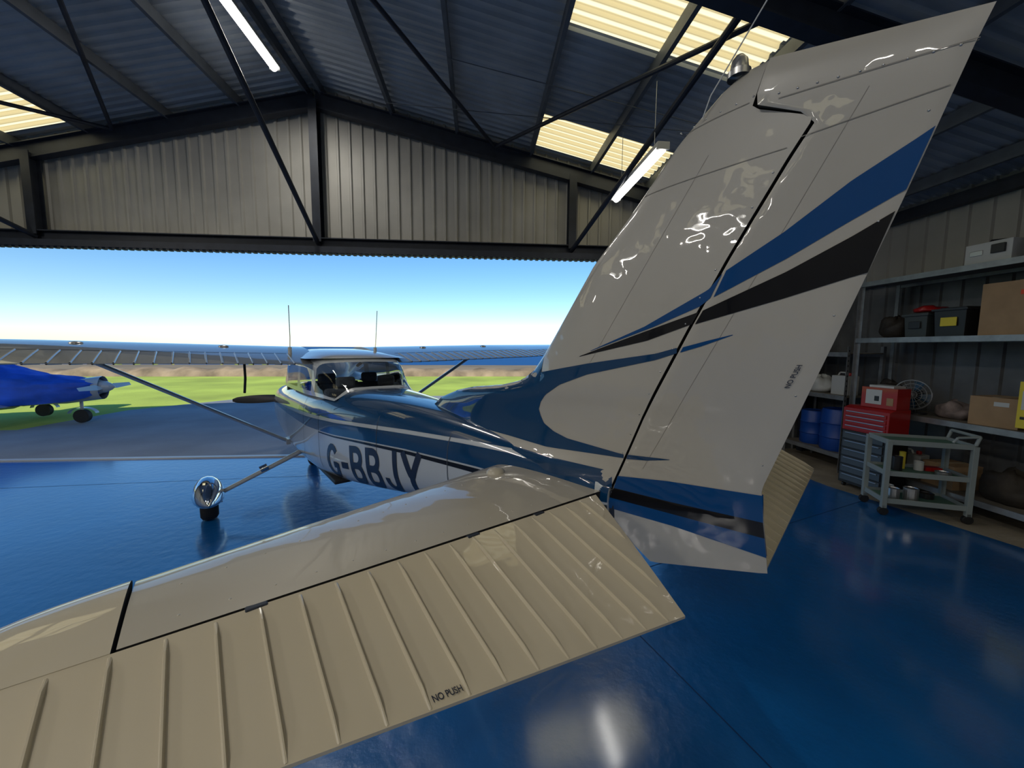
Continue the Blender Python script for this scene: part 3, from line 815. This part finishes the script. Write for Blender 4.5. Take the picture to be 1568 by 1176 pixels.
def boxf(sx,sy,sz,flaps=True):
    def f(mb):
        mb.box((0,0,sz/2),(sx,sy,sz),0)
        if flaps: mb.box((-sx/2-.002,-sy*.15,sz*.78),(.003,sy*.3,.05),1); mb.box((0,0,sz+.002),(sx*.98,.05,.003),2)
    return f
TAPE=mat('parcel_tape',(.5,.4,.25),.4)
top('cardboard_box',boxf(.5,.66,.60),(6.13,3.80,L3),0,[CARD,REDTAG,TAPE],.004)
top('cardboard_box',boxf(.4,.45,.3),(6.15,2.9,L3),.1,[CARD,WHITEPL,TAPE],.004)
top('cardboard_box',boxf(.4,.42,.34),(6.12,3.95,L2),.08,[CARD,WHITEPL,TAPE],.004)
top('cardboard_box',boxf(.38,.36,.30),(6.12,4.40,L1),-.05,[CARD,REDTAG,TAPE],.004)
def bin_(sx,sy,sz):
    def f(mb):
        mb.add([(-sx/2*.9,-sy/2*.9,0),(sx/2*.9,-sy/2*.9,0),(sx/2*.9,sy/2*.9,0),(-sx/2*.9,sy/2*.9,0),(-sx/2,-sy/2,sz),(sx/2,-sy/2,sz),(sx/2,sy/2,sz),(-sx/2,sy/2,sz)],[(0,3,2,1),(0,1,5,4),(1,2,6,5),(2,3,7,6),(3,0,4,7)])
        mb.box((0,0,sz),(sx+.04,sy+.04,.03)); mb.box((0,0,sz+.02),(sx*.8,sy*.8,.02)); mb.box((-sx/2-.005,0,sz*.55),(.012,sy*.5,sz*.32),1)
    return f
DGREY=mat('dark_grey_plastic',(.05,.06,.06),.5)
BROWN=mat('dark_brown_hide',(.035,.028,.022),.7,bump=.4,bscale=15,var=.4,vscale=6)
top('storage_crate',bin_(.42,.34,.34),(6.08,4.42,L3),0,[BLACKPL,YEL],.005)
top('storage_crate',bin_(.42,.28,.30),(6.08,4.80,L3),0,[DGREY,BLACKPL],.005)
top('storage_crate',bin_(.45,.44,.4),(6.1,3.42,L2),.05,[CARD,YEL],.005)
top('storage_crate',bin_(.42,.42,.36),(6.1,2.75,L2),.0,[GREYPL,YEL],.005)
def lump(r,sc,seed,mi=0,n=14,m=20):
    def f(mb):
        rn=random.Random(seed); ph=[rn.uniform(0,6) for _ in range(6)]
        rows=[]
        for i in range(n+1):
            a=math.pi*i/n; rr=[]
            for j in range(m):
                b=2*math.pi*j/m
                q=r*(1+.12*math.sin(3*b+ph[0]+2*a)+.08*math.sin(5*a+ph[1]+b*2)+.06*math.sin(7*b+ph[2]))
                rr.append((q*sc[0]*math.sin(a)*math.cos(b),q*sc[1]*math.sin(a)*math.sin(b),max(0,q*sc[2]*(math.cos(a)+.75))))
            rows.append(rr)
        mb.grid(rows,mi,True)
    return f
top('folded_red_cloth',lump(.16,(.9,1.0,.3),3),(6.05,4.80,L3+.335),0,[RED],smooth=True)
top('dark_engine_cover',lump(.22,(.8,.85,.75),15),(6.1,5.22,L3),0,[BROWN],smooth=True)
top('dark_engine_cover',lump(.24,(.8,.9,.9),16),(6.1,5.22,L2),0,[BROWN],smooth=True)
top('cloth_bundle',lump(.17,(.9,1.1,.7),5),(6.12,4.42,L2),0,[CLOTH],smooth=True)
top('dark_engine_cover',lump(.26,(.8,1.0,.8),19),(6.1,3.8,L1),0,[BROWN],smooth=True)
top('plastic_sack',lump(.22,(.9,1.0,.7),9),(6.1,6.4,1.25),0,[WHITEPL],smooth=True)
def machine(mb):
    mb.box((0,0,.12),(.36,.42,.24)); mb.box((-.19,-.1,.15),(.03,.12,.1),1); mb.box((-.185,.1,.13),(.01,.12,.06),2); mb.cyl((0,-.1,.24),(0,.1,.27),.03,mi=1)
top('portable_compressor',machine,(6.05,4.12,L4),0,[WHITEPL,BLACKPL,SILVER],.01)
def camcase(mb):
    mb.box((0,0,.13),(.34,.3,.26)); mb.cyl((-.17,0,.14),(-.27,0,.14),.09,n=20); mb.cyl((-.27,0,.14),(-.28,0,.14),.075,n=20,mi=1); mb.tube([(0,-.12,.26),(0,-.1,.33),(0,.1,.33),(0,.12,.26)],.012)
top('floodlight',camcase,(6.12,3.66,L4),.1,[BLACKPL,SILVER],.008)
top('storage_crate',bin_(.4,.5,.25),(6.1,2.9,L4),0,[CARD,YEL],.004)
def drum(r,h):
    def f(mb): mb.lathe((0,0,0),(0,0,1),[(0,0),(0,r*.93),(.03,r),(h*.3,r*.99),(h*.32,r*1.05),(h*.35,r),(h*.64,r),(h*.66,r*1.05),(h*.69,r*.99),(h*.95,r*.98),(h,r*.9),(h*.985,r*.85),(h*.985,0)],n=32)
    return f
top('plastic_drum',drum(.25,.70),(6.09,5.98,.30),0,[DRUM],smooth=True,auto=40)
top('plastic_drum',drum(.2,.6),(6.1,6.48,.30),0,[DRUM],smooth=True,auto=40)
def jerry(mb):
    mb.box((0,0,.16),(.2,.3,.32)); mb.cyl((0,-.08,.32),(0,-.08,.37),.03,mi=1); mb.tube([(0,-.02,.31),(0,0,.37),(0,.1,.37),(0,.13,.31)],.012)
for i,(x,y,z) in enumerate(((6.05,5.90,1.25),(6.05,5.2,L1),(6.05,4.82,L1))):
    top('jerry_can',jerry,(x,y,z),.1*i,[WHITEPL,RED],.02)
rn=random.Random(4); mb=MB()
for k in range(7):
    y=2.3+k*.17; x=SHX+.14; h=rn.uniform(.08,.2); r=rn.uniform(.035,.06); z=L1; mi=rn.randrange(4)
    mb.cyl((x,y,z),(x,y,z+h),r,n=14,mi=mi); mb.cyl((x,y,z+h),(x,y,z+h+.015),r*.8,n=14,mi=3)
mb.out('assorted_tins',[RED,WHITEPL,SILVER,BLACKPL,YEL])
def fan(mb):
    c=Vector((-.02,0,.27))
    for r in(.05,.1,.15,.2): 
        pts=[(c.x-.05,c.y+r*math.cos(a),c.z+r*math.sin(a)) for a in [2*math.pi*k/28 for k in range(29)]]
        mb.tube(pts,.005 if r<.2 else .010,5,1)
    for k in range(18):
        a=2*math.pi*k/18; mb.cyl((c.x-.055,c.y,c.z),(c.x-.05,c.y+.2*math.cos(a),c.z+.2*math.sin(a)),.003,n=4,mi=1)
    for k in range(4):
        a=k*math.pi/2+.3; u=Vector((0,math.cos(a),math.sin(a))); w=Vector((0,-math.sin(a),math.cos(a)))
        mb.add([c+u*.03-w*.02,c+u*.17-w*.07+Vector((.03,0,0)),c+u*.18+w*.05,c+u*.03+w*.03],[(0,1,2,3)],2)
    mb.cyl(c+Vector((-.02,0,0)),c+Vector((.12,0,0)),.06,n=18); mb.cyl((0.05,0,.27),(0.05,0,.02),.02); mb.cyl((0.05,0,0),(0.05,0,.02),.12,n=24)
top('desk_fan',fan,(5.98,4.80,L2),.3,[BLACKPL,GALV,mat('teal_blade',(.03,.08,.14),.3)])
def cabinet(w,d,h,n,mi0=0,mi1=1):
    def f(mb):
        mb.box((0,0,h/2+.06),(d,w,h),mi0)
        for k in range(n):
            z=.09+(h-.04)*(k+.5)/n; mb.box((-d/2-.006,0,z),(.012,w*.92,(h-.04)/n*.86),mi1); mb.box((-d/2-.018,0,z+(h/n)*.28),(.014,w*.8,.014),2)
        for x in(-1,1):
            for y in(-1,1): mb.cyl((x*d*.4,y*w*.4-.015,.03),(x*d*.4,y*w*.4+.015,.03),.03,n=12,mi=3)
    return f
CX,CY=5.54,4.90
top('tool_cabinet',cabinet(.58,.38,.78,6),(CX,CY,0),.08,[BLACKPL,mat('dark_drawer',(.10,.11,.12),.4,.5),SILVER,BLACKPL],.006)
def chest(mb):
    w,d,h=.60,.34,.36
    mb.box((0,0,h*.45),(d,w,h*.9)); mb.add([(-d/2,-w/2,h*.9),(d/2,-w/2,h*.9),(d/2,w/2,h*.9),(-d/2,w/2,h*.9),(-d/2+.1,-w/2,h),(d/2,-w/2,h),(d/2,w/2,h),(-d/2+.1,w/2,h)],[(0,1,5,4),(1,2,6,5),(2,3,7,6),(3,0,4,7),(4,5,6,7)])
    for k in range(4):
        mb.box((-d/2-.006,0,.05+k*.07),(.012,w*.9,.058)); mb.box((-d/2-.016,0,.065+k*.07),(.012,w*.84,.016),1)
top('red_tool_chest',chest,(CX-.01,CY,.841),.08,[RED,SILVER],.005)
def parcel(mb):
    mb.box((0,0,.14),(.22,.44,.28),0); mb.box((-.113,.06,.15),(.004,.2,.2),1); mb.box((-.113,-.14,.1),(.004,.08,.1),2); mb.box((-.114,.02,.13),(.004,.06,.07),3)
    mb.box((.02,.0,.295),(.2,.3,.03),1)
top('red_product_carton',parcel,(CX+.02,CY-.08,1.203),.1,[RED,WHITEPL,CARD,BLACKPL],.004)
def trolley():
    e=empty('service_trolley',(5.33,4.18,0),math.radians(-23))
    mb=MB(); L,D=.78,.42
    for x in(-L/2,L/2):
        for y in(-D/2,D/2):
            mb.box((x,y,.50),(.05,.05,.82)); mb.cyl((x,y-.02,.05),(x,y+.02,.05),.05,n=16,mi=1); mb.box((x,y,.10),(.04,.05,.05),1)
    for z in(.16,.50,.88):
        mb.box((0,0,z),(L,D,.025)); 
        for y in(-D/2,D/2): mb.box((0,y,z+.02),(L,.02,.06))
        for x in(-L/2,L/2): mb.box((x,0,z+.02),(.02,D,.06))
        mb.box((0,0,z+.016),(L*.94,D*.92,.006),2)
    mb.tube([(L/2,-D/2,.92),(L/2+.03,-D/2,1.02),(L/2+.03,D/2,1.02),(L/2,D/2,.92)],.018)
    mb.tube([(L/2-.2,-D/2,.94),(L/2-.16,-D/2,1.0),(L/2+.03,-D/2,1.02)],.014)
    mb.out('frame',[GREYPL,BLACKPL,GREENM],e,bevel=.006)
    m=MB()
    for x,y,z,r,h,mi in((-.25,-.1,.185,.06,.12,0),(-.08,-.1,.185,.07,.14,0),(-.2,.1,.185,.05,.1,1),(.15,.05,.185,.07,.05,2),(-.2,-.02,.525,.05,.16,2),(.05,.05,.525,.045,.1,1),(.2,-.1,.525,.07,.03,0),(-.1,.08,.525,.03,.2,3)):
        m.lathe((x,y,z),(0,0,1),[(0,0),(0,r),(h,r),(h,r*1.04),(h+.01,r*1.04),(h+.01,r*.9),(h-.0,r*.85),(h-.0,0)],n=20,mi=mi)
    m.box((.2,.1,.54),(.16,.1,.05),4); m.out('tins_and_jars',[SILVER,WHITEPL,BLACKPL,YEL,RED],e)
trolley()
def notice(mb): mb.box((0,0,0),(.02,.30,.5)); mb.box((-.012,0,.05),(.004,.24,.2),1); mb.box((-.012,0,-.14),(.004,.24,.03),2)
top('yellow_notice_board',notice,(5.79,3.50,1.42),0,[YEL,WHITEPL,BLACKPL],.003)

# ================================================================== LIGHT, SKY, CAMERA
w=bpy.data.worlds.new('sky'); SC.world=w; w.use_nodes=True; nt=w.node_tree
bg=nt.nodes['Background']; sk=nt.nodes.new('ShaderNodeTexSky')
try:
    sk.sky_type='NISHITA'; sk.sun_disc=False; sk.sun_elevation=math.radians(38); sk.sun_rotation=math.radians(180+15); sk.air_density=.95; sk.dust_density=.0; sk.ozone_density=3.0; sk.altitude=400
except Exception: pass
hs=nt.nodes.new('ShaderNodeHueSaturation'); hs.inputs['Saturation'].default_value=1.25; hs.inputs['Value'].default_value=1.0
nt.links.new(sk.outputs[0],hs.inputs['Color']); nt.links.new(hs.outputs[0],bg.inputs[0]); bg.inputs[1].default_value=.15
sl=bpy.data.lights.new('sun','SUN'); sl.energy=4.2; sl.angle=math.radians(.6); sl.color=(1,.94,.84)
so=bpy.data.objects.new('sun',sl); COL.objects.link(so)
d=Vector((-.22,1,-.78)).normalized(); so.rotation_euler=d.to_track_quat('-Z','Y').to_euler(); so.location=(0,-30,30)
cam=bpy.data.cameras.new('camera'); co=bpy.data.objects.new('camera',cam); COL.objects.link(co)
cam.sensor_width=36; cam.lens=36*590/1568; cam.clip_start=.02; cam.clip_end=20000
M=Matrix.Rotation(math.radians(-4.79),4,'Z')@Matrix.Rotation(math.radians(90-5.4),4,'X')@Matrix.Rotation(math.radians(.35),4,'Z')
M.translation=(0,0,2.0); co.matrix_world=M
SC.camera=co
SC.view_settings.view_transform='Standard'
SC.view_settings.look='None'
SC.view_settings.exposure=.08
